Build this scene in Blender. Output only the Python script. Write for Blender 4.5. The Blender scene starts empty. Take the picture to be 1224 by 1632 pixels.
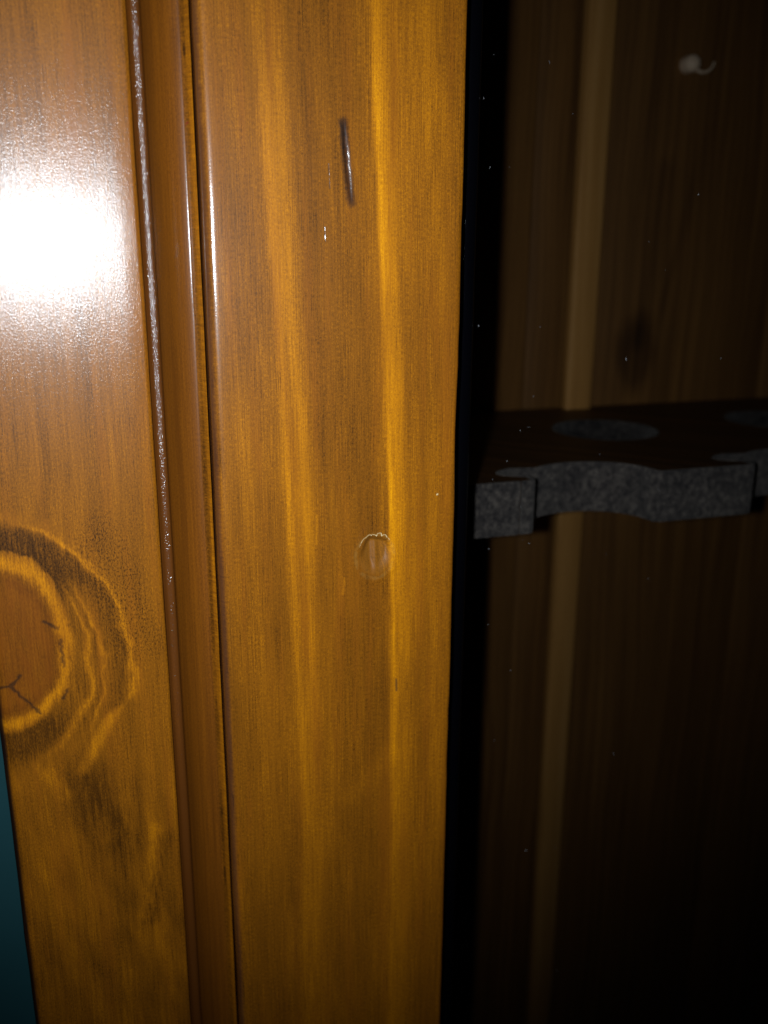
import bpy, bmesh, math, random
from mathutils import Vector, Matrix, noise as mnoise

random.seed(7)
sc = bpy.context.scene
MM = 0.001

# ------------------------------------------------------------------ camera
# The photograph is 1224 x 1632; its verticals meet at pixel (584, 5944) and the
# line of sight square to the cabinet front passes through pixel (140, 385).
F_PX, CAM_D = 1482.0, 200.0            # focal length in pixels, lens to cabinet front in mm
U = Vector((28, 5128, -1482)).normalized()
N = Vector((140 - 612, 816 - 385, F_PX)).normalized()
N = (N - U * N.dot(U)).normalized()
X = N.cross(U)
if X.x < 0:
    X = -X


def P(px, py, y=0.0):
    """pixel of the photograph -> point (mm) on the plane at depth y of the cabinet"""
    v = Vector((px - 612, 816 - py, F_PX))
    w = Vector((v.dot(X), v.dot(N), v.dot(U)))
    return w * ((CAM_D + y) / w.y) + Vector((0, -CAM_D, 0))


cam_data = bpy.data.cameras.new('camera')
cam = bpy.data.objects.new('camera', cam_data)
sc.collection.objects.link(cam)
rot = Matrix(((X.x, X.y, -X.z), (N.x, N.y, -N.z), (U.x, U.y, -U.z)))
cam.matrix_world = Matrix.Translation((0, -CAM_D * MM, 0)) @ rot.to_4x4()
cam_data.sensor_fit = 'VERTICAL'
cam_data.lens = 4.0
cam_data.sensor_height = 4.0 * 1632 / F_PX
cam_data.sensor_width = 4.0 * 1224 / F_PX
cam_data.clip_start = 0.005
cam_data.clip_end = 20
cam_data.dof.use_dof = True
cam_data.dof.focus_distance = 0.204
cam_data.dof.aperture_fstop = 1.6
sc.camera = cam

# ------------------------------------------------------------------ world and flash
world = bpy.data.worlds.new('World')
sc.world = world
world.use_nodes = True
world.node_tree.nodes['Background'].inputs[0].default_value = (0.35, 0.45, 0.6, 1)
world.node_tree.nodes['Background'].inputs[1].default_value = 0.0015

flash_data = bpy.data.lights.new('flash', 'SPOT')
flash_data.energy = 2.9
flash_data.color = (0.82, 0.92, 1.0)
flash_data.shadow_soft_size = 0.0032
flash_data.spot_size = math.radians(90)
flash_data.spot_blend = 1.0
flash = bpy.data.objects.new('flash', flash_data)
sc.collection.objects.link(flash)
flash.location = (-0.018, -CAM_D * MM, 0.0)
flash.rotation_euler = (P(420, 640) - Vector((-18, -CAM_D, 0))).to_track_quat('-Z', 'Y').to_euler()

sc.view_settings.view_transform = 'Standard'
sc.view_settings.look = 'None'
sc.view_settings.exposure = 0
sc.view_settings.gamma = 1


# ------------------------------------------------------------------ node helper
class Ex:
    """a value in a node graph, with arithmetic"""
    def __init__(self, g, s):
        self.g, self.s = g, s

    def _m(self, op, o=None, swap=False, c=None):
        n = self.g.nodes.new('ShaderNodeMath')
        n.operation = op
        a = [self] if o is None else ([o, self] if swap else [self, o])
        if c is not None:
            a.append(c)
        for i, v in enumerate(a):
            if isinstance(v, Ex):
                self.g.links.new(v.s, n.inputs[i])
            else:
                n.inputs[i].default_value = v
        return Ex(self.g, n.outputs[0])
    def __add__(self, o): return self._m('ADD', o)
    __radd__ = __add__
    def __sub__(self, o): return self._m('SUBTRACT', o)
    def __rsub__(self, o): return self._m('SUBTRACT', o, True)
    def __mul__(self, o): return self._m('MULTIPLY', o)
    __rmul__ = __mul__
    def __truediv__(self, o): return self._m('DIVIDE', o)
    def __neg__(self): return self._m('MULTIPLY', -1)
    def abs(self): return self._m('ABSOLUTE')
    def sqrt(self): return self._m('SQRT')
    def pow(self, e): return self._m('POWER', e)
    def max(self, o): return self._m('MAXIMUM', o)
    def min(self, o): return self._m('MINIMUM', o)
    def sin(self): return self._m('SINE')

    def step(self, a, b, to0=0.0, to1=1.0):
        n = self.g.nodes.new('ShaderNodeMapRange')
        n.interpolation_type = 'SMOOTHSTEP'
        self.g.links.new(self.s, n.inputs[0])
        lo, hi = (a, b) if a < b else (b, a)
        if a > b:
            to0, to1 = to1, to0
        for i, v in enumerate((lo, hi, to0, to1)):
            n.inputs[1 + i].default_value = v
        return Ex(self.g, n.outputs[0])

    def ramp(self, stops, lo=0.0, hi=1.0, interp='LINEAR'):
        n = self.g.nodes.new('ShaderNodeValToRGB')
        t = (self - lo) / (hi - lo) if (lo, hi) != (0.0, 1.0) else self
        self.g.links.new(t.s, n.inputs[0])
        r = n.color_ramp
        r.interpolation = interp
        while len(r.elements) < len(stops):
            r.elements.new(0.5)
        for e, (p, c) in zip(r.elements, stops):
            e.position = (p - lo) / (hi - lo)
            e.color = (c, c, c, 1) if isinstance(c, (int, float)) else (*c, 1)
        return Ex(self.g, n.outputs[0])


class Mat:
    def __init__(self, name):
        self.m = bpy.data.materials.new(name)
        self.m.use_nodes = True
        self.g = self.m.node_tree
        self.g.nodes.clear()
        tc = self.g.nodes.new('ShaderNodeTexCoord')
        sp = self.g.nodes.new('ShaderNodeSeparateXYZ')
        self.g.links.new(tc.outputs['Object'], sp.inputs[0])
        self.x, self.y, self.z = [Ex(self.g, o) * 1000.0 for o in sp.outputs]

    def vec(self, a, b, c):
        n = self.g.nodes.new('ShaderNodeCombineXYZ')
        for i, v in enumerate((a, b, c)):
            if isinstance(v, Ex):
                self.g.links.new(v.s, n.inputs[i])
            else:
                n.inputs[i].default_value = v
        return Ex(self.g, n.outputs[0])

    def noise(self, a, b, c, detail=2, rough=0.5):
        n = self.g.nodes.new('ShaderNodeTexNoise')
        n.inputs['Scale'].default_value = 1.0
        n.inputs['Detail'].default_value = detail
        n.inputs['Roughness'].default_value = rough
        self.g.links.new(self.vec(a, b, c).s, n.inputs['Vector'])
        return Ex(self.g, n.outputs[0])

    def mix(self, a, b, f, mode='MIX'):
        n = self.g.nodes.new('ShaderNodeMix')
        n.data_type = 'RGBA'
        n.blend_type = mode
        for v, i in ((f, 0), (a, 6), (b, 7)):
            if isinstance(v, Ex):
                self.g.links.new(v.s, n.inputs[i])
            elif i == 0:
                n.inputs[0].default_value = v
            else:
                n.inputs[i].default_value = (*v, 1)
        return Ex(self.g, n.outputs[2])

    def bump(self, h, dist_mm, normal=None):
        n = self.g.nodes.new('ShaderNodeBump')
        n.inputs['Strength'].default_value = 1.0
        n.inputs['Distance'].default_value = dist_mm * MM
        self.g.links.new(h.s, n.inputs['Height'])
        if normal:
            self.g.links.new(normal.s, n.inputs['Normal'])
        return Ex(self.g, n.outputs[0])

    def principled(self, **kw):
        n = self.g.nodes.new('ShaderNodeBsdfPrincipled')
        for k, v in kw.items():
            k = k.replace('_', ' ')
            if isinstance(v, Ex):
                self.g.links.new(v.s, n.inputs[k])
            elif isinstance(v, tuple):
                n.inputs[k].default_value = (*v, 1)
            else:
                n.inputs[k].default_value = v
        self.out(n.outputs[0])
        return n

    def out(self, s):
        o = self.g.nodes.new('ShaderNodeOutputMaterial')
        self.g.links.new(s, o.inputs[0])

    def seg(self, a, b, jx=0.0, jz=0.0):
        """distance (mm) in the x-z plane to the segment a-b"""
        dx, dz = b[0] - a[0], b[1] - a[1]
        l2 = dx * dx + dz * dz
        px, pz = self.x - a[0] + jx, self.z - a[1] + jz
        t = ((px * dx + pz * dz) / l2).max(0.0).min(1.0)
        ex, ez = px - t * dx, pz - t * dz
        return (ex * ex + ez * ez).sqrt()


TONES = [(0.0, (0.022, 0.0075, 0.0014)), (0.22, (0.084, 0.028, 0.0026)), (0.5, (0.272, 0.088, 0.0038)),
         (0.75, (0.550, 0.190, 0.0030)), (1.0, (0.930, 0.372, 0.0030))]







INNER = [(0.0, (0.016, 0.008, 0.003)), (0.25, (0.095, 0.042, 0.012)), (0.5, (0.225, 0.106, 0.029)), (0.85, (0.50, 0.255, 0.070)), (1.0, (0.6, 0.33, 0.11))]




# ------------------------------------------------------------------ materials
def varnished(m, tone, extra=None, peel=1.0, seed=0.0, coat=1.0, coat_rough=0.17, rough=0.40, pore=0.3, height=None):
    """golden stained pine under a slightly uneven clear varnish"""
    col = tone.ramp(TONES)
    if extra:
        for c, f in extra:
            col = m.mix(col, c, f)
    x, y, z = m.x, m.y, m.z
    red = m.noise(x * 0.28, seed + 30, z * 0.016, 3, 0.6).step(0.46, 0.72)
    col = m.mix(col, (0.27, 0.076, 0.005), red * tone.step(0.2, 0.5) * 0.42)
    peel_h = m.noise(x * 3.3, y * 3.3 + seed, z * 2.3, 3, 0.65)
    pore_h = m.noise(x * 5.0, y * 5.0 + seed, z * 0.35, 2)
    h = peel_h * peel + pore_h.step(0.24, 0.36) * pore
    if height is not None:
        h = h + height
    swell = m.noise(x * 0.16, y * 0.16 + seed, z * 0.07, 2)
    nb = m.bump(h, 0.021, m.bump(swell, 0.07))
    m.principled(Base_Color=col, Roughness=rough, Specular_IOR_Level=0.15, Coat_Weight=coat,
                 Coat_Roughness=coat_rough, Coat_IOR=1.5, Normal=m.bump(pore_h, 0.015), Coat_Normal=nb)
    return m.m


def grain(m, s, z, seed, fine=0.34, mott=0.3, med=0.35):
    """tone offsets of the wood grain: fine long lines, mottle, broader streaks"""
    f1 = m.noise((m.x + m.y) * 4.6, seed, z * 0.06, 3, 0.65) - 0.5
    f2 = m.noise(s * 1.1, seed + 3, z * 0.012, 2) - 0.5
    f3 = m.noise(s * 3.6, seed + 7, z * 1.5, 2, 0.6) - 0.5
    f4 = m.noise(s * 0.3, seed + 9, z * 0.018, 2) - 0.5
    ln = m.noise((m.x + m.y) * 6.5, seed + 13, z * 0.12, 2).step(0.40, 0.27)
    sp = m.noise((m.x + m.y) * 9.0, seed + 17, z * 3.2, 2, 0.7) - 0.5
    amp = m.noise((m.x + m.y) * 0.22, seed + 21, z * 0.02, 3, 0.6) * 2.4 - 0.2
    amp = amp.max(0.25)
    return f1 * amp * fine + f2 * med + (f3 + sp * 1.1) * mott * (amp * 0.5 + 0.5) + f4 * 0.2 - ln * amp * 0.2


# --- left stile, with the big knot
m = Mat('stile_wood')
kx, kz = -25.0, -85.0
wob = m.noise(m.x * 0.10, 2.0, m.z * 0.10, 2) - 0.5
wob2 = m.noise(m.x * 0.35, 5.0, m.z * 0.22, 3) - 0.5
dx = m.x - kx + wob * 5.0 + wob2 * 0.9
dz = m.z - kz + wob2 * 1.6
up = dz.step(-4, 4)
rz = up * 21.5 + (1.0 - up) * 18.5
q = ((dx / 14.2).pow(2.0) + (dz / rz).pow(2.0)).sqrt()
flare = m.noise(m.x * 1.3, 31.0, m.z * 0.25, 3, 0.6) - 0.5
qn = q + flare * 0.13 + (m.noise(m.x * 3.0, 33.0, m.z * 0.8, 2) - 0.5) * 0.12
q2 = (((dx + wob * 2) / 27.0).pow(2.0) + ((dz + 7.0) / 36.0).pow(2.0)).sqrt()
u = (q - 1.06) / ((q / q2.max(0.05)) - 1.06).max(0.15) + flare * 0.11
inner = qn.ramp([(0.0, 0.34), (0.4, 0.30), (0.66, 0.36), (0.78, 0.26), (0.84, 0.36), (0.91, 0.60), (0.97, 0.66), (1.02, 0.56), (1.08, 0.42), (1.2, 0.4)], 0.0, 1.2)
outer = u.ramp([(0.0, 0.42), (0.1, 0.36), (0.22, 0.38), (0.3, 0.60), (0.38, 0.40), (0.46, 0.38), (0.52, 0.58), (0.58, 0.42), (0.72, 0.34),
                (0.88, 0.32), (0.95, 0.44), (0.99, 0.62), (1.05, 0.58), (1.1, 0.46), (1.4, 0.46)], 0.0, 1.4)
side = dx.step(3, 12)
outer = outer * side + (0.36 - u.step(1.0, 1.15) * -0.1) * (1.0 - side)
smoke = (dz - dx * 0.42).step(0, 13) * (u + wob2 * 0.25).step(1.04, 0.72) * u.step(-0.02, 0.12)
outer = outer * (1.0 - smoke) + (0.23 + u * 0.07 + flare * 0.35) * smoke
isin = qn.step(1.10, 1.04)
knot_tone = inner * isin + outer * (1.0 - isin)
lowside = dz.step(-10, -24)
knot_mask = (u + lowside * 0.9 + flare * 0.25).step(1.42, 1.12)
cres = smoke
low = (q.step(1.0, 1.12) * q.step(1.62, 1.3)) * (-dz - dx * 0.5).step(6, 15)
s = m.x + wob * 2.2 + (1.0 - q.step(0.6, 2.6)) * 3.0
t0 = 0.43 + grain(m, s, m.z, 1.0, fine=0.42, mott=0.46, med=0.2)
t0 = t0 + (m.z.step(-95, -130) * (m.noise(m.x * 0.16 + m.z * 0.03, 8.0, m.z * 0.05, 3) - 0.5) * 0.5)
# flame of light grain running down from the knot
for a, b, w, k in (((0.5, -97), (-10, -116), 1.8, 0.26), ((3, -93), (0.5, -97), 1.5, 0.2), ((-22, -106), (-15, -122), 2.2, 0.16)):
    t0 = t0 + m.seg(a, b).step(w + 0.6, 0.2) * (k * 0.75 + flare * 0.3)
for a, b, w, k in (((4.5, -135), (1.5, -158), 1.3, 0.2), ((6.4, -138), (2.2, -160), 1.0, -0.24), ((-10, -119), (-3, -136), 8.0, -0.3)):
    t0 = t0 + m.seg(a, b).step(w + 2.2, 0.0) * (k * 0.6 + flare * 0.35)
kt = knot_tone + (m.noise(m.x * 4.0, 40.0, m.z * 1.3, 2, 0.7) - 0.5) * 0.55 + (m.noise(m.x * 2.4, 41.0, m.z * 0.12, 3) - 0.5) * 0.5
tone = t0 * (1.0 - knot_mask) + kt * knot_mask - cres * 0.03 - low * 0.12
pepper = m.noise(m.x * 3.0, 51.0, m.z * 1.6, 2, 0.7)
zone = m.seg((-2, -62), (4, -86)).step(9, 2)
tone = tone - pepper.step(0.50, 0.60) * zone * 0.2 - pepper.step(0.5, 0.62) * cres * 0.14
cw = (m.noise(m.x * 0.9, 61.0, m.z * 0.9, 2) - 0.5) * 0.9
crack = None
for a, b in (((-27.5, -94.0), (-23.6, -93.5)), ((-23.6, -93.5), (-21.3, -91.0)), ((-23.6, -93.5), (-20.6, -97.0)),
             ((-20.6, -97.0), (-18.2, -100.5)), ((-12.5, -83.5), (-12.1, -90.0)), ((-15.5, -79.2), (-12.8, -80.8)),
             ((-13.0, -97.8), (-11.9, -95.6))):
    d = (m.seg(a, b, cw * 1.6, wob2 * 2.2) + flare * 0.4).step(0.7, 0.0)
    crack = d if crack is None else crack.max(d)
tick = m.noise(m.x * 2.6, 71.0, m.z * 0.16, 1).step(0.765, 0.80)
tone = tone - tick * 0.16
heart = q.step(0.95, 0.75)
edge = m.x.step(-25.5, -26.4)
stile_mat = varnished(m, tone, [((0.19, 0.050, 0.004), heart * m.noise(m.x * 0.5, 45.0, m.z * 0.14, 3) * 1.1), ((0.016, 0.010, 0.007), crack * 0.72),
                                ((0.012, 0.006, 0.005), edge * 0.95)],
                      peel=2.1, seed=2.0, coat=0.6, height=zone * pepper * 1.6 - crack * 2.0 - tick * 2.2, coat_rough=0.15)

# --- cove moulding and its bead
m = Mat('moulding_wood')
s = m.x + m.y * 0.6
t0 = 0.29 + grain(m, s, m.z, 20.0, fine=0.42, mott=0.44, med=0.3)
lip = m.x.step(21.2, 22.1)
t0 = t0 + lip * 0.26
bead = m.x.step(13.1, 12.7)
hb = m.noise(m.x * 2.2, 3.0, m.z * 2.2, 1, 0.5) * bead * 11.0
chip = m.noise(m.x * 0.3, 80.0, m.z * 0.42, 1).step(0.735, 0.76) * m.x.step(20.2, 20.8) * m.x.step(21.8, 21.2)
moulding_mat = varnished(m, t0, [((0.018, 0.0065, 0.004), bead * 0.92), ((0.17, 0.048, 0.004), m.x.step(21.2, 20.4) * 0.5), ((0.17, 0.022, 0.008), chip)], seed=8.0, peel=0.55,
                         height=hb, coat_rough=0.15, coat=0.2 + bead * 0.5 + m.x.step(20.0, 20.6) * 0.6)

# --- door stile
m = Mat('door_wood')
drift = m.z * -0.047 - m.z * m.z * 0.000150
wobd = (m.noise(m.x * 0.03, 4.0, m.z * 0.018, 2) - 0.5) * 1.2
s = m.x - drift + wobd + (m.noise(m.x * 1.2, 6.0, m.z * 0.05, 3, 0.6) - 0.5) * 2.2
bands = s.ramp([(22, 0.42), (27, 0.46), (32, 0.42), (35.2, 0.49), (37.2, 0.70), (38.8, 0.61), (40.4, 0.67), (43.0, 0.48),
                (46, 0.41), (50, 0.44), (54, 0.42), (57.4, 0.44), (59.6, 0.53), (61.0, 0.90), (62.6, 0.74), (65.0, 0.58),
                (67.5, 0.52), (69.5, 0.49), (72, 0.56), (75, 0.50), (78, 0.46), (84, 0.50)], 20, 90)
vary = m.noise(s * 0.35, 15.0, m.z * 0.022, 3, 0.6) * 2.0 - 0.1
vary = vary * (m.z.step(-165, -50) * 0.55 + 0.45) * (m.z.step(48, 0) * 0.45 + 0.55)  # sheen near flash height painted in: streaks weaken above and below it
tone = 0.45 + (bands - 0.45) * vary.max(0.15) + grain(m, s + m.y * 0.7, m.z, 60.0, fine=0.50, mott=0.46, med=0.12)
cloud = m.noise(s * 0.06, 11.0, m.z * 0.016, 2) - 0.5
tone = tone + cloud * 0.34
# faint pale rub across the lower part and small pale flecks along the grain
tone = tone + m.seg((53, -135), (64, -124)).step(5.0, 0.1) * 0.05
mw = m.noise(m.x * 1.5, 90.0, m.z * 0.6, 2) - 0.5
for a, b, k in (((51.8, -76), (51.5, -80), 0.2), ((45.5, -60), (45.2, -67), 0.14), ((54.9, 16.6), (55.3, 13.8), 0.12)):
    tone = tone + (m.seg(a, b) + mw.abs() * 0.9).step(0.55, 0.0) * k
mark = m.seg((52.2, 24.2), (53.0, 15.0)).min(m.seg((53.0, 15.0), (53.9, 8.0)))
markf = (mark + mw * 1.0).step(1.35, 0.35) * m.z.step(5.6, 9.0) * m.z.step(27.0, 23.0)
tiny = m.seg((64.9, -104.0), (65.0, -107.0)).step(0.45, 0.1).max((m.seg((49.0, 15.8), (49.2, 11.0)) + mw.abs() * 0.5).step(0.26, 0.0))
tiny = tiny.max((m.seg((48.0, 3.2), (48.15, 0.4)) + mw.abs() * 0.5).step(0.26, 0.0))
rd = (((m.x - 59.3) / 4.7).pow(2.0) + ((m.z + 71.2) / 5.5).pow(2.0)).sqrt() + mw * 0.12
dring = rd.step(0.86, 0.97) * rd.step(1.14, 1.02) * m.noise(m.x * 0.6, 95.0, m.z * 0.6, 2).step(0.3, 0.6)
dcore = rd.step(0.95, 0.75)
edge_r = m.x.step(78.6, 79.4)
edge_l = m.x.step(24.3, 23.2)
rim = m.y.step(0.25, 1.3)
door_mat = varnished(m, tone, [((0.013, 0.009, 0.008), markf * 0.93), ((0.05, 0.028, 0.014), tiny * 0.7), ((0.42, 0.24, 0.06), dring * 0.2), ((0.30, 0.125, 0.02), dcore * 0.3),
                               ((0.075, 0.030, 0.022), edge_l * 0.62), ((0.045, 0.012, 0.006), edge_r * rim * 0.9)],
                     seed=5.0, peel=0.8, pore=0.08, height=tiny * -1.6 + markf * m.noise(m.x * 2, 3.0, m.z * 1.2, 2) * 2.0, coat_rough=0.16)

# --- wood inside the cabinet: darker, flatter finish
def inner_wood(name, base, seed, knot=False):
    m = Mat(name)
    s = m.x + m.y + (m.noise(m.x * 0.02, seed, m.z * 0.006, 2) - 0.5) * 16
    t = base + grain(m, s * 0.35, m.z * 0.5, seed, 0.2, 0.1, 0.5)
    if knot:
        ex = (m.x - 226 + (m.noise(m.x * 0.05, 3.0, m.z * 0.03, 2) - 0.5) * 8) / 9.5
        ez = (m.z + 46) / 17.0
        r = (ex * ex + ez * ez).sqrt()
        t = t - r.step(1.35, 0.6) * 0.22
        t = t - m.seg((226, -40), (233, 30)).step(8, 0) * 0.10
        fan = (m.x - 226 - (m.z + 47) * 0.1).abs() / ((m.z + 62).max(1.0) * 0.11 + 4.0)
        t = t - fan.step(0.75, 0.98) * fan.step(1.45, 1.05) * m.z.step(-45, -25) * m.z.step(70, 10) * 0.07
    m.principled(Base_Color=t.ramp(INNER), Roughness=0.55, Specular_IOR_Level=0.3,
                 Normal=m.bump(m.noise(s * 1.2, seed, m.z * 0.06, 2), 0.05))
    return m.m

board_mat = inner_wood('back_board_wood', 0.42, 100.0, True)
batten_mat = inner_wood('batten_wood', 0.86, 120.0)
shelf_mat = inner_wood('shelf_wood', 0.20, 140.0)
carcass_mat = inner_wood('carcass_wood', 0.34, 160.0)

def felt(name, k):
    m = Mat(name)
    fz = m.noise(m.x * 0.5, m.y * 0.5, m.z * 0.45, 4, 0.75)
    ff = m.noise(m.x * 2.5, m.y * 2.5, m.z * 2.5, 2, 0.7)
    wear = m.noise(m.x * 0.09, m.y * 0.09, m.z * 0.12, 2) * 0.24 - 0.12
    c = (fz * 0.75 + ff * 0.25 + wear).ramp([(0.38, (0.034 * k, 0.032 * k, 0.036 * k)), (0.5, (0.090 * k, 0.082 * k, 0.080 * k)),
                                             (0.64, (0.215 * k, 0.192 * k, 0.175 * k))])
    m.principled(Base_Color=c, Roughness=1.0, Specular_IOR_Level=0.1, Sheen_Weight=0.2, Sheen_Roughness=0.5, Normal=m.bump(ff + fz, 0.35))
    return m.m


felt_mat = felt('grey_felt', 1.0)
felt_shaded = felt('shaded_grey_felt', 0.45)  # same felt, with the shade inside the holes put into its colour

m = Mat('smoked_glass')
fr = m.g.nodes.new('ShaderNodeFresnel')
fr.inputs[0].default_value = 1.45
tr = m.g.nodes.new('ShaderNodeBsdfTransparent')
tr.inputs[0].default_value = (0.77, 0.755, 0.74, 1)
gl = m.g.nodes.new('ShaderNodeBsdfGlossy')
gl.inputs['Roughness'].default_value = 0.03
mx = m.g.nodes.new('ShaderNodeMixShader')
ge = m.g.nodes.new('ShaderNodeNewGeometry')
front = 1.0 - Ex(m.g, ge.outputs['Backfacing'])
m.g.links.new((Ex(m.g, fr.outputs[0]) * front).s, mx.inputs[0])
m.g.links.new(tr.outputs[0], mx.inputs[1])
m.g.links.new(gl.outputs[0], mx.inputs[2])
m.out(mx.outputs[0])
glass_mat = m.m

m = Mat('black_seal')
sn = m.noise(m.x * 6.0, 1.0, m.z * 0.25, 3, 0.6)
m.principled(Base_Color=(0.0012, 0.0012, 0.002), Roughness=0.2, Specular_IOR_Level=0.12, Normal=m.bump(sn, 0.05))
seal_mat = m.m

m = Mat('raw_wood')
m.principled(Base_Color=(m.noise(m.x * 3, m.y, m.z * 3, 2)).ramp([(0.3, (0.55, 0.36, 0.12)), (0.7, (0.95, 0.78, 0.45))]), Roughness=0.7)
raw_mat = m.m
m = Mat('dust')
m.principled(Base_Color=(m.noise(m.x * 0.8, m.y, m.z * 0.8, 2)).ramp([(0.35, (0.12, 0.13, 0.15)), (0.7, (0.85, 0.85, 0.88))]), Roughness=0.9)
dust_mat = m.m
m = Mat('screw_metal')
m.principled(Base_Color=(m.noise(m.x, m.y, m.z, 2)).ramp([(0.3, (0.70, 0.52, 0.36)), (0.7, (0.88, 0.70, 0.52))]), Roughness=0.5)
screw_mat = m.m
m = Mat('teal_paint')
wn = m.noise(m.x * 0.35, m.y, m.z * 0.35, 3)
wall_col = m.noise(m.x * 0.02, m.y, m.z * 0.02, 2).ramp([(0.3, (0.040, 0.165, 0.19)), (0.7, (0.048, 0.185, 0.212))])
m.principled(Base_Color=wall_col, Roughness=0.6, Specular_IOR_Level=0.3, Normal=m.bump(wn, 0.12))
wall_mat = m.m


# ------------------------------------------------------------------ mesh helpers (all coordinates in mm)
def make(name, verts, faces, mat, parent=None, smooth=True, angle=40):
    me = bpy.data.meshes.new(name)
    me.from_pydata([(v[0] * MM, v[1] * MM, v[2] * MM) for v in verts], [], faces)
    me.validate()
    bm = bmesh.new()
    bm.from_mesh(me)
    bmesh.ops.recalc_face_normals(bm, faces=bm.faces)
    bm.to_mesh(me)
    bm.free()
    return link(name, me, mat, parent, smooth, angle)


def link(name, me, mat, parent=None, smooth=True, angle=40):
    me.materials.append(mat)
    if smooth:
        for p in me.polygons:
            p.use_smooth = True
        try:
            me.set_sharp_from_angle(angle=math.radians(angle))
        except AttributeError:
            pass
    o = bpy.data.objects.new(name, me)
    sc.collection.objects.link(o)
    if parent:
        o.parent = parent
        # part coordinates stay those of the place: undo the parents' offset
        off = Vector((0, 0, 0))
        p = parent
        while p:
            off += p.location
            p = p.parent
        o.location = -off
    return o


def extrude_profile(name, prof, zs, mat, parent, wobble=None, angle=40):
    """closed outline in x-y carried along z; wobble(x, y, z) -> (x, y)"""
    n = len(prof)
    vs, fs = [], []
    for z in zs:
        for x, y in prof:
            if wobble:
                x, y = wobble(x, y, z)
            vs.append((x, y, z))
    for k in range(len(zs) - 1):
        for i in range(n):
            j = (i + 1) % n
            fs.append((k * n + i, k * n + j, (k + 1) * n + j, (k + 1) * n + i))
    fs.append(tuple(range(n)))
    fs.append(tuple(range((len(zs) - 1) * n, len(zs) * n)))
    return make(name, vs, fs, mat, parent, True, angle)


def box(name, x0, x1, y0, y1, z0, z1, mat, parent, bev=0.8):
    bm = bmesh.new()
    bmesh.ops.create_cube(bm, size=1)
    for v in bm.verts:
        v.co = Vector(((x0 + x1) / 2 + v.co.x * (x1 - x0), (y0 + y1) / 2 + v.co.y * (y1 - y0),
                       (z0 + z1) / 2 + v.co.z * (z1 - z0))) * MM
    if bev:
        bmesh.ops.bevel(bm, geom=bm.edges[:], offset=bev * MM, segments=2, affect='EDGES', profile=0.5)
    me = bpy.data.meshes.new(name)
    bm.to_mesh(me)
    bm.free()
    return link(name, me, mat, parent)


def lines(lo, hi, step, dense=()):
    """sorted coordinates lo..hi, closer together inside the dense ranges (a, b, step)"""
    out, v = [], lo
    while v < hi - 1e-6:
        out.append(v)
        st = step
        for a, b, d in dense:
            if a <= v < b:
                st = d
            elif v < a < v + st:
                st = a - v
        v += st
    out.append(hi)
    return out


Z0, Z1 = -520.0, 320.0          # the stretch of cabinet that is built

# ------------------------------------------------------------------ setting
wall = make('wall', [(-900, 186, -700), (900, 186, -700), (900, 186, 600), (-900, 186, 600),
                     (-900, 196, -700), (900, 196, -700), (900, 196, 600), (-900, 196, 600)],
            [(0, 1, 2, 3), (4, 5, 6, 7), (0, 1, 5, 4), (2, 3, 7, 6), (0, 3, 7, 4), (1, 2, 6, 5)], wall_mat, None, False)
wall['kind'] = 'structure'

# ------------------------------------------------------------------ cabinet
cab = bpy.data.objects.new('display_cabinet', None)
sc.collection.objects.link(cab)
cab.location = (0.15, 0.09, Z0 * MM)
cab.empty_display_size = 0.05
cab['label'] = 'golden stained pine cabinet with a glass door and grey felt rack inside'
cab['category'] = 'cabinet'


def wob_edge(z, seed, amp):
    return amp * (mnoise.noise(Vector((seed, 0, z * 0.035))) + 0.4 * mnoise.noise(Vector((seed, 5, z * 0.16))))


# side stile of the face frame: rounded outer edge, crisp inner edge
prof = [(-27.2, 18), (-27.2, 3.0), (-26.9, 1.7), (-26.2, 0.75), (-25.2, 0.2), (-24.0, 0.0)]
prof += [(-24 + 3.3 * k, 0.0) for k in range(1, 10)] + [(9.3, 0.0), (9.9, 0.08), (10.15, 0.35), (10.2, 1.0), (10.2, 18)]
extrude_profile('side_stile', prof, lines(Z0, Z1, 6), stile_mat, cab,
                lambda x, y, z: (x + (wob_edge(z, 1, 0.12) if 9 < x and y < 5 else wob_edge(z, 2, 0.25) if x < -25 and y < 5 else 0), y))

# moulding: quirk, small bead, cove, lip
prof = [(10.25, 16), (10.25, 1.5), (10.45, 1.2), (10.75, 0.85), (10.95, 0.55), (11.25, 0.42), (11.9, 0.33), (12.4, 0.36), (12.65, 0.55), (12.8, 1.1), (12.85, 1.6)]
for k in range(1, 17):
    t = k / 16 * 0.8
    prof.append((12.85 + 9.4 * t, 1.6 + 5.0 * (1 - (1 - t / 0.8) ** 2.3)))
for k in range(1, 9):
    t = k / 8
    prof.append((20.37 + 1.9 * t, 6.6 - 2.0 * t ** 1.8))
prof += [(22.36, 4.7), (22.4, 5.1), (22.4, 16)]
extrude_profile('cove_moulding', prof, lines(Z0, Z1, 4), moulding_mat, cab,
                lambda x, y, z: (x + wob_edge(z, 3, 0.10), y + (wob_edge(z * 1.7, 4, 0.05) if y < 1.2 else 0)), angle=55)

# carcass behind the frame
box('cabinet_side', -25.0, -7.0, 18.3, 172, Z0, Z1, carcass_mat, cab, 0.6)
box('cabinet_side', 421, 439, 18.3, 172, Z0, Z1, carcass_mat, cab, 0.6)
box('frame_backing', -6.5, 22.0, 18.3, 30.0, Z0, Z1, carcass_mat, cab, 0.6)

# ---- door
dent_c = (59.6, -70.9)


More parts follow.
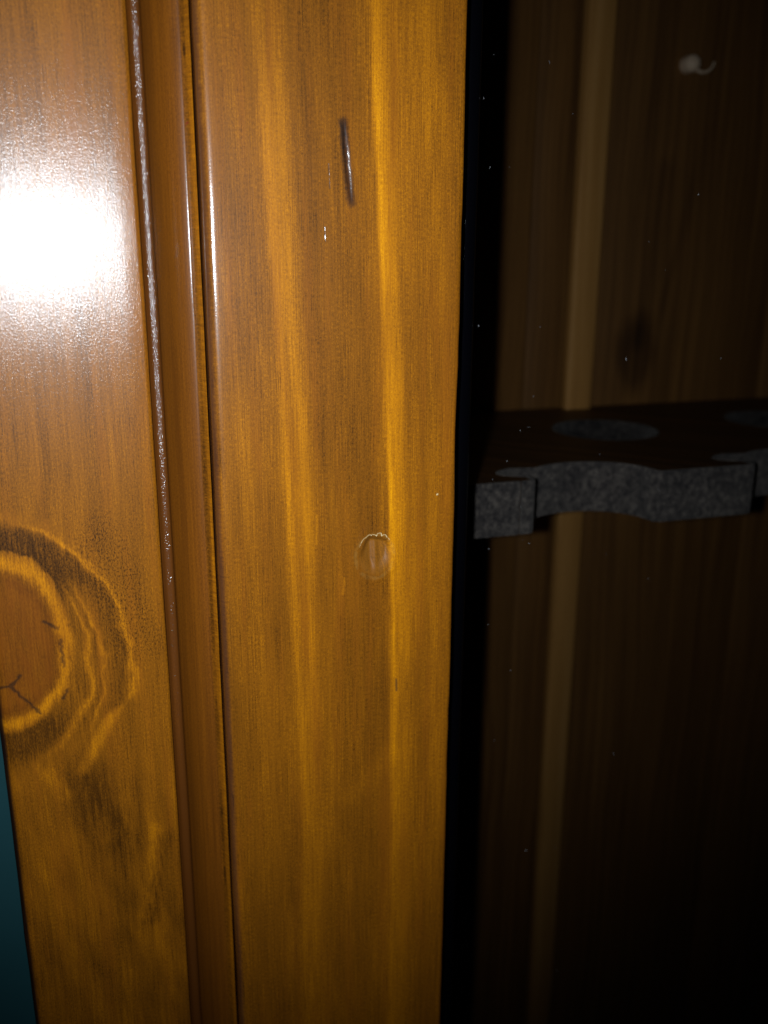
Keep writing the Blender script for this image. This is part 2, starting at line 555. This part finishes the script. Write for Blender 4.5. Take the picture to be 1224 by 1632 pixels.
def spindle(x, z):
    a, b = (52.2, 25.0), (53.9, 7.4)
    t = (z - a[1]) / (b[1] - a[1])
    cx = a[0] + (b[0] - a[0]) * t
    if not 0 < t < 1:
        return 0
    w = 0.62 * math.sin(math.pi * t) ** 0.8 + 0.05
    r = abs(x - cx) / w
    return 0.15 * (1 - r * r) * (1 + 0.5 * mnoise.noise(Vector((x * 1.5, 2, z * 0.9)))) * math.sin(math.pi * t) if r < 1 else 0


def dent(x, z):
    u = (x - dent_c[0]) / 4.2
    v = (z - dent_c[1]) / 5.1
    ang = math.atan2(v, u)
    r = math.hypot(u, v) * (1 + 0.06 * math.sin(5 * ang + 1))
    out = 0
    if r < 1:
        e_ = max(0.0, min(1.0, v * 1.2 + 0.4))
        s_ = min(1, (1 - r) * (1.5 + 1.6 * e_ * e_ * (3 - 2 * e_)))
        out = 1.2 * s_ * s_ * (3 - 2 * s_) * (0.62 + 0.38 * max(-1, min(1, v * 1.4)))
        out -= 0.26 * math.exp(-((x - 59.5) / 0.6) ** 2) * s_
        out += 0.20 * math.exp(-((x - 58.2) / 0.6) ** 2) * s_
    elif r < 1.45:
        out = -0.05 * math.sin((r - 1) / 0.45 * math.pi)
    return out


xs = [(22.8, 18), (22.8, 2.4), (22.9, 1.6), (23.15, 0.95), (23.6, 0.42), (24.1, 0.14), (24.6, 0.03), (25.2, 0.0)]
for x in lines(26.6, 78.0, 1.6, ((50.6, 55.4, 0.22), (54.6, 66, 0.22))):
    xs.append((x, 0.0))
xs += [(78.5, 0.02), (78.95, 0.16), (79.25, 0.5), (79.35, 1.0), (79.35, 12.0), (73.0, 12.2), (73.0, 18.0)]
zs = lines(Z0, Z1, 5, ((-79, -62, 0.25), (3, 30, 0.4)))


def door_shape(x, y, z):
    if y < 0.001 and 26.5 < x < 78.2:
        y += dent(x, z) + spindle(x, z) + 0.04 * mnoise.noise(Vector((x * 0.06, 1, z * 0.03)))
    elif x > 78.4 and y < 6:
        x += wob_edge(z, 9, 0.32)
    elif x < 25.5 and y < 5:
        x += wob_edge(z, 12, 0.15)
    return x, y


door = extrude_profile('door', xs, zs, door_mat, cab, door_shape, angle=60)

# far stile of the door and the frame stile beyond it, outside the picture
prof2 = [(396 - (x - 22.8) + 22.8, y) for x, y in [(22.8, 18), (22.8, 2.6), (23.3, 1.0), (24.6, 0.13), (25.4, 0), (78, 0), (79, 0.2), (79.35, 1), (79.35, 12), (73, 12.2), (73, 18)]]
extrude_profile('door_stile', prof2, lines(Z0, Z1, 60), door_mat, door)
box('side_stile', 397.5, 441, 0, 18, Z0, Z1, stile_mat, cab, 1.5)

# glass, held in the rebate behind the stile
box('glass_pane', 73.4, 345.4, 13.6, 16.6, Z0, Z1, glass_mat, door, 0)
# half-round black seal between stile and glass
cx, rr = 84.6, 3.3
sprof = [(73.6, 13.55), (73.6, 12.3), (79.0, 12.25)] + [(cx - rr * math.cos(a), 13.5 - 2.6 * math.sin(a)) for a in [math.pi * k / 14 for k in range(1, 14)]] + [(cx + rr, 13.55)]
extrude_profile('glazing_seal', sprof, lines(Z0, Z1, 8), seal_mat, door, lambda x, y, z: (x + (wob_edge(z, 15, 0.2) if x > 85 else 0), y), angle=70)

# chipped varnish along the upper rim of the dent
chip_px = [(335, 530), (348, 490), (370, 445), (392, 410), (415, 385), (440, 375), (455, 358), (475, 338), (508, 322), (524, 345), (545, 322),
           (565, 325), (590, 330), (612, 352), (626, 306), (655, 300), (682, 300), (696, 345), (725, 328), (755, 322), (770, 350), (788, 372), (808, 385), (822, 412)]
pts = [P(540 + a / 10.2, 820 + b / 10.2) for a, b in chip_px]
vs, fs = [], []
for i, p in enumerate(pts):
    a = pts[max(0, i - 1)]
    b = pts[min(len(pts) - 1, i + 1)]
    d = Vector((b.x - a.x, 0, b.z - a.z)).normalized()
    nn = Vector((-d.z, 0, d.x))
    w = random.uniform(0.03, 0.12) * (0.4 + 0.6 * math.sin(math.pi * (i + 0.6) / len(pts)))
    y0 = dent(p.x, p.z)
    for sgn, yy in ((-1, 0.10), (-1, -0.10), (1, -0.12), (1, 0.10)):
        c = p + nn * w * sgn
        vs.append((c.x, y0 + yy, c.z))
for i in range(len(pts) - 1):
    for k in range(4):
        fs.append((i * 4 + k, i * 4 + (k + 1) % 4, i * 4 + 4 + (k + 1) % 4, i * 4 + 4 + k))
fs += [(0, 1, 2, 3), tuple(len(vs) - 4 + k for k in range(4))]
ch = make('chipped_edge', vs, fs, raw_mat, door, False)
ch['label'] = 'pale jagged chip along the rim of the dent'


# dust: short bent lint and specks lying on the glass and one on the wood
vs, fs = [], []


def lint(cx, y, cz, length, width, ang, bend):
    n = 4
    base = len(vs)
    for i in range(n + 1):
        t = i / n - 0.5
        a = ang + bend * t
        px = cx + math.cos(a) * length * t
        pz = cz + math.sin(a) * length * t
        w = width * (0.5 if i in (0, n) else 1) / 2
        ox, oz = -math.sin(a) * w, math.cos(a) * w
        for s_, yy in ((-1, 0.0), (0, -0.06 - width * 0.3), (1, 0.0)):
            vs.append((px + ox * s_, y + yy, pz + oz * s_))
    for i in range(n):
        for k in range(3):
            fs.append((base + i * 3 + k, base + i * 3 + (k + 1) % 3, base + i * 3 + 3 + (k + 1) % 3, base + i * 3 + 3 + k))
    fs.append((base, base + 1, base + 2))
    fs.append((base + n * 3, base + n * 3 + 1, base + n * 3 + 2))


GY = 13.58
for px, py, L, W, A, B in ((876, 99, 1.1, 0.09, 1.9, 0.9), (787, 87, 0.3, 0.12, 0.5, 0), (771, 157, 0.7, 0.08, 1.3, 1.0), (913, 181, 0.35, 0.16, 1.2, 0),
                           (781, 267, 0.6, 0.09, 1.5, 0.4), (812, 266, 0.4, 0.07, 0.8, 0.2), (763, 519, 1.0, 0.08, 1.9, 1.4), (861, 521, 0.5, 0.07, 1.4, 0.3),
                           (998, 572, 0.9, 0.08, 1.6, 0.2), (779, 875, 0.55, 0.17, 1.9, 0), (833, 860, 0.5, 0.15, 2.4, 0), (843, 866, 0.3, 0.1, 0.8, 0),
                           (966, 883, 0.35, 0.17, 0.3, 0), (978, 1201, 0.7, 0.16, 1.5, 0.2), (842, 681, 1.1, 0.08, 0.02, 0.1), (785, 764, 0.45, 0.12, 1.6, 0),
                           (830, 808, 0.35, 0.15, 1.2, 0), (956, 724, 0.3, 0.14, 1.0, 0), (1050, 780, 0.25, 0.12, 0.7, 0), (850, 632, 0.6, 0.08, 0.6, 0.4),
                           (829, 686, 0.5, 0.06, 1.7, 0), (808, 735, 0.4, 0.06, 1.4, 0), (1149, 571, 0.4, 0.07, 2.2, 0.3), (1113, 310, 0.4, 0.08, 1.3, 0.2),
                           (1034, 385, 0.35, 0.07, 1.0, 0), (1060, 430, 0.3, 0.07, 0.4, 0), (838, 1355, 0.7, 0.06, 0.1, 0.2), (788, 1180, 0.4, 0.06, 1.2, 0),
                           (813, 1068, 0.35, 0.08, 1.2, 0)):
    p = P(px, py, GY)
    lint(p.x, GY, p.z, L * 0.8, W * 0.5, A, B)
for k in range(14):
    lint(random.uniform(90, 320), GY, random.uniform(-260, 90), random.uniform(0.12, 0.4), random.uniform(0.03, 0.06), random.uniform(0, 3.1), random.uniform(-0.8, 0.8))
dg = make('dust', vs, fs, dust_mat, door, False)
dg['kind'] = 'stuff'
dg['label'] = 'pale specks of dust and lint on the glass'
vs, fs = [], []
p = P(697, 788)
lint(p.x, 0.02, p.z, 0.55, 0.45, 0.6, 0)
make('speck', vs, fs, raw_mat, door, False)

# ---- back of the cabinet: boards, a pale batten, a small hook
back = box('back_panel', -25, 439, 172.3, 182, Z0, Z1, carcass_mat, cab, 0.5)
edges = [-6.5, 92, 173.4, 193.2, 292, 388, 420.5]
for a, b in zip(edges[:-1], edges[1:]):
    yf = 164.0 if b == 193.2 else 160.0
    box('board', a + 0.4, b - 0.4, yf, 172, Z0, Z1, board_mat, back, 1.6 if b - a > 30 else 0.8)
bt = box('batten', 190.0, 202.0, 154.0, 159.8, Z0, Z1, batten_mat, back, 1.0)
bt['label'] = 'narrow pale wooden batten upright on the back panel'

sp = P(1104, 101, 156.0)
bm = bmesh.new()
rings = []
for r_, y_ in [(0.01, -2.6), (1.6, -2.4), (2.7, -1.7), (3.3, -0.5), (3.4, 0.6), (3.4, 4.2)]:
    rings.append([bm.verts.new(((sp.x + r_ * math.cos(2 * math.pi * k / 20)) * MM, (sp.y + y_) * MM, (sp.z + r_ * math.sin(2 * math.pi * k / 20)) * MM)) for k in range(20)])
# the bent arm: leaves the boss, dips and rises to the right
arm = []
for k in range(13):
    a = math.radians(-120 + 115 * k / 12)
    c = Vector((sp.x + 4.2 + 5.0 * math.cos(a), sp.y - 1.2, sp.z + 1.2 + 4.4 * math.sin(a)))
    t_ = Vector((-math.sin(a), 0, math.cos(a)))
    n_ = Vector((math.cos(a), 0, math.sin(a)))
    w_ = 0.7 - 0.35 * k / 12
    arm.append([bm.verts.new((c + (n_ * math.cos(2 * math.pi * q_ / 8) + Vector((0, 1, 0)) * math.sin(2 * math.pi * q_ / 8)) * w_) * MM) for q_ in range(8)])
for seq in (rings, arm):
    for a, b in zip(seq[:-1], seq[1:]):
        n_ = len(a)
        for k in range(n_):
            bm.faces.new((a[k], a[(k + 1) % n_], b[(k + 1) % n_], b[k]))
bm.faces.new(arm[-1])
bmesh.ops.recalc_face_normals(bm, faces=bm.faces)
me = bpy.data.meshes.new('hook')
bm.to_mesh(me)
bm.free()
link('hook', me, screw_mat, back)

# ---- rack: shelf with scooped front edge and round holes, edged with grey felt
RT, RB, RF, RBK = -68.0, -84.4, 45.0, 159.8
PITCH, TW = 78.0, 35.0
tooth0 = 165.0


def front_path():
    """wavy front edge from left to right as (x, y)"""
    pts_ = [(-6.0, RF)]
    for k in range(-2, 3):
        x0 = tooth0 + PITCH * k
        x1 = x0 + TW
        hw = (PITCH - TW) / 2
        pts_ += [(x0 + 0.4, RF + 0.4), (x0 + 1.2, RF), (x1 - 1.2, RF), (x1 - 0.4, RF + 0.4)]
        cx_ = x1 + hw
        if k < 2:
            # the scoop reaches back behind the tooth's tip like a hook
            pts_ += [(x1, RF + 1.0), (x1 - 0.2, RF + 4.5), (x1 - 2.5, RF + 6.0), (x1 - 5.5, RF + 7.4), (x1 - 7.4, RF + 9.6),
                     (x1 - 7.0, RF + 12.2), (x1 - 4.4, RF + 14.4), (x1 - 0.5, RF + 16.0)]
            for j in range(5, 18):
                a = math.pi * j / 18
                pts_.append((cx_ - hw * math.cos(a), RF + 18.5 * math.sin(a) ** 0.9))
    pts_ = [q for q in pts_ if -6.0 <= q[0] <= 420]
    pts_.append((420.0, RF))
    return pts_


path = front_path()
holes = [(tooth0 + 18.5 + PITCH * k, 110.0, 20.0) for k in range(-1, 3)]
bm = bmesh.new()


def loop(pp):
    v = [bm.verts.new((a * MM, b * MM, RT * MM)) for a, b in pp]
    for i in range(len(v)):
        bm.edges.new((v[i], v[(i + 1) % len(v)]))


loop(path + [(420.0, RBK), (-6.0, RBK)])
for hx, hy, hr in holes:
    loop([(hx + hr * math.cos(2 * math.pi * k / 40), hy + hr * math.sin(2 * math.pi * k / 40)) for k in range(40)])
bmesh.ops.triangle_fill(bm, edges=bm.edges[:], use_beauty=True)
ret = bmesh.ops.extrude_face_region(bm, geom=bm.faces[:])
for e in ret['geom']:
    if isinstance(e, bmesh.types.BMVert):
        e.co.z = RB * MM
bmesh.ops.recalc_face_normals(bm, faces=bm.faces)
me = bpy.data.meshes.new('barrel_rack')
bm.to_mesh(me)
bm.free()
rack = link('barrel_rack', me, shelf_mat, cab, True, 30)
rack['label'] = 'dark shelf with scooped front edge and round holes edged in grey felt'


def ribbon(name, pp, th, z0, z1, parent, closed=False):
    """upright felt strip laid against a path, thickness th to the right-hand (front) side"""
    n = len(pp)
    out = []
    for i in range(n):
        a = pp[i - 1] if (i or closed) else pp[i]
        b = pp[(i + 1) % n] if (i < n - 1 or closed) else pp[i]
        d = Vector((b[0] - a[0], b[1] - a[1])).normalized()
        out.append((d.y, -d.x))
    vs_, fs_ = [], []
    for i, (x, y) in enumerate(pp):
        nx, ny = out[i]
        for o_, z in ((0.05, z0), (th * 0.8, z0), (th, z0 + 0.8), (th, z1 - 0.8), (th * 0.8, z1), (0.05, z1)):
            vs_.append((x + nx * o_, y + ny * o_, z))
    m_ = n if closed else n - 1
    for i in range(m_):
        j = (i + 1) % n
        for k in range(6):
            l = (k + 1) % 6
            fs_.append((i * 6 + k, i * 6 + l, j * 6 + l, j * 6 + k))
    if not closed:
        fs_ += [tuple(range(6)), tuple(range(n * 6 - 6, n * 6))]
    return make(name, vs_, fs_, felt_shaded if closed else felt_mat, parent, True, 50)


cut = max(i for i, q_ in enumerate(path) if q_[0] < 118 and q_[1] == RF) + 1      # seam in the felt on the second tooth
ribbon('felt_edging', path[:cut] + [(117.35, RF)], 1.3, RB + 0.1, RT + 0.25, rack)
ribbon('felt_edging', [(118.15, RF)] + path[cut:-1], 1.3, RB + 0.1, RT + 0.25, rack)
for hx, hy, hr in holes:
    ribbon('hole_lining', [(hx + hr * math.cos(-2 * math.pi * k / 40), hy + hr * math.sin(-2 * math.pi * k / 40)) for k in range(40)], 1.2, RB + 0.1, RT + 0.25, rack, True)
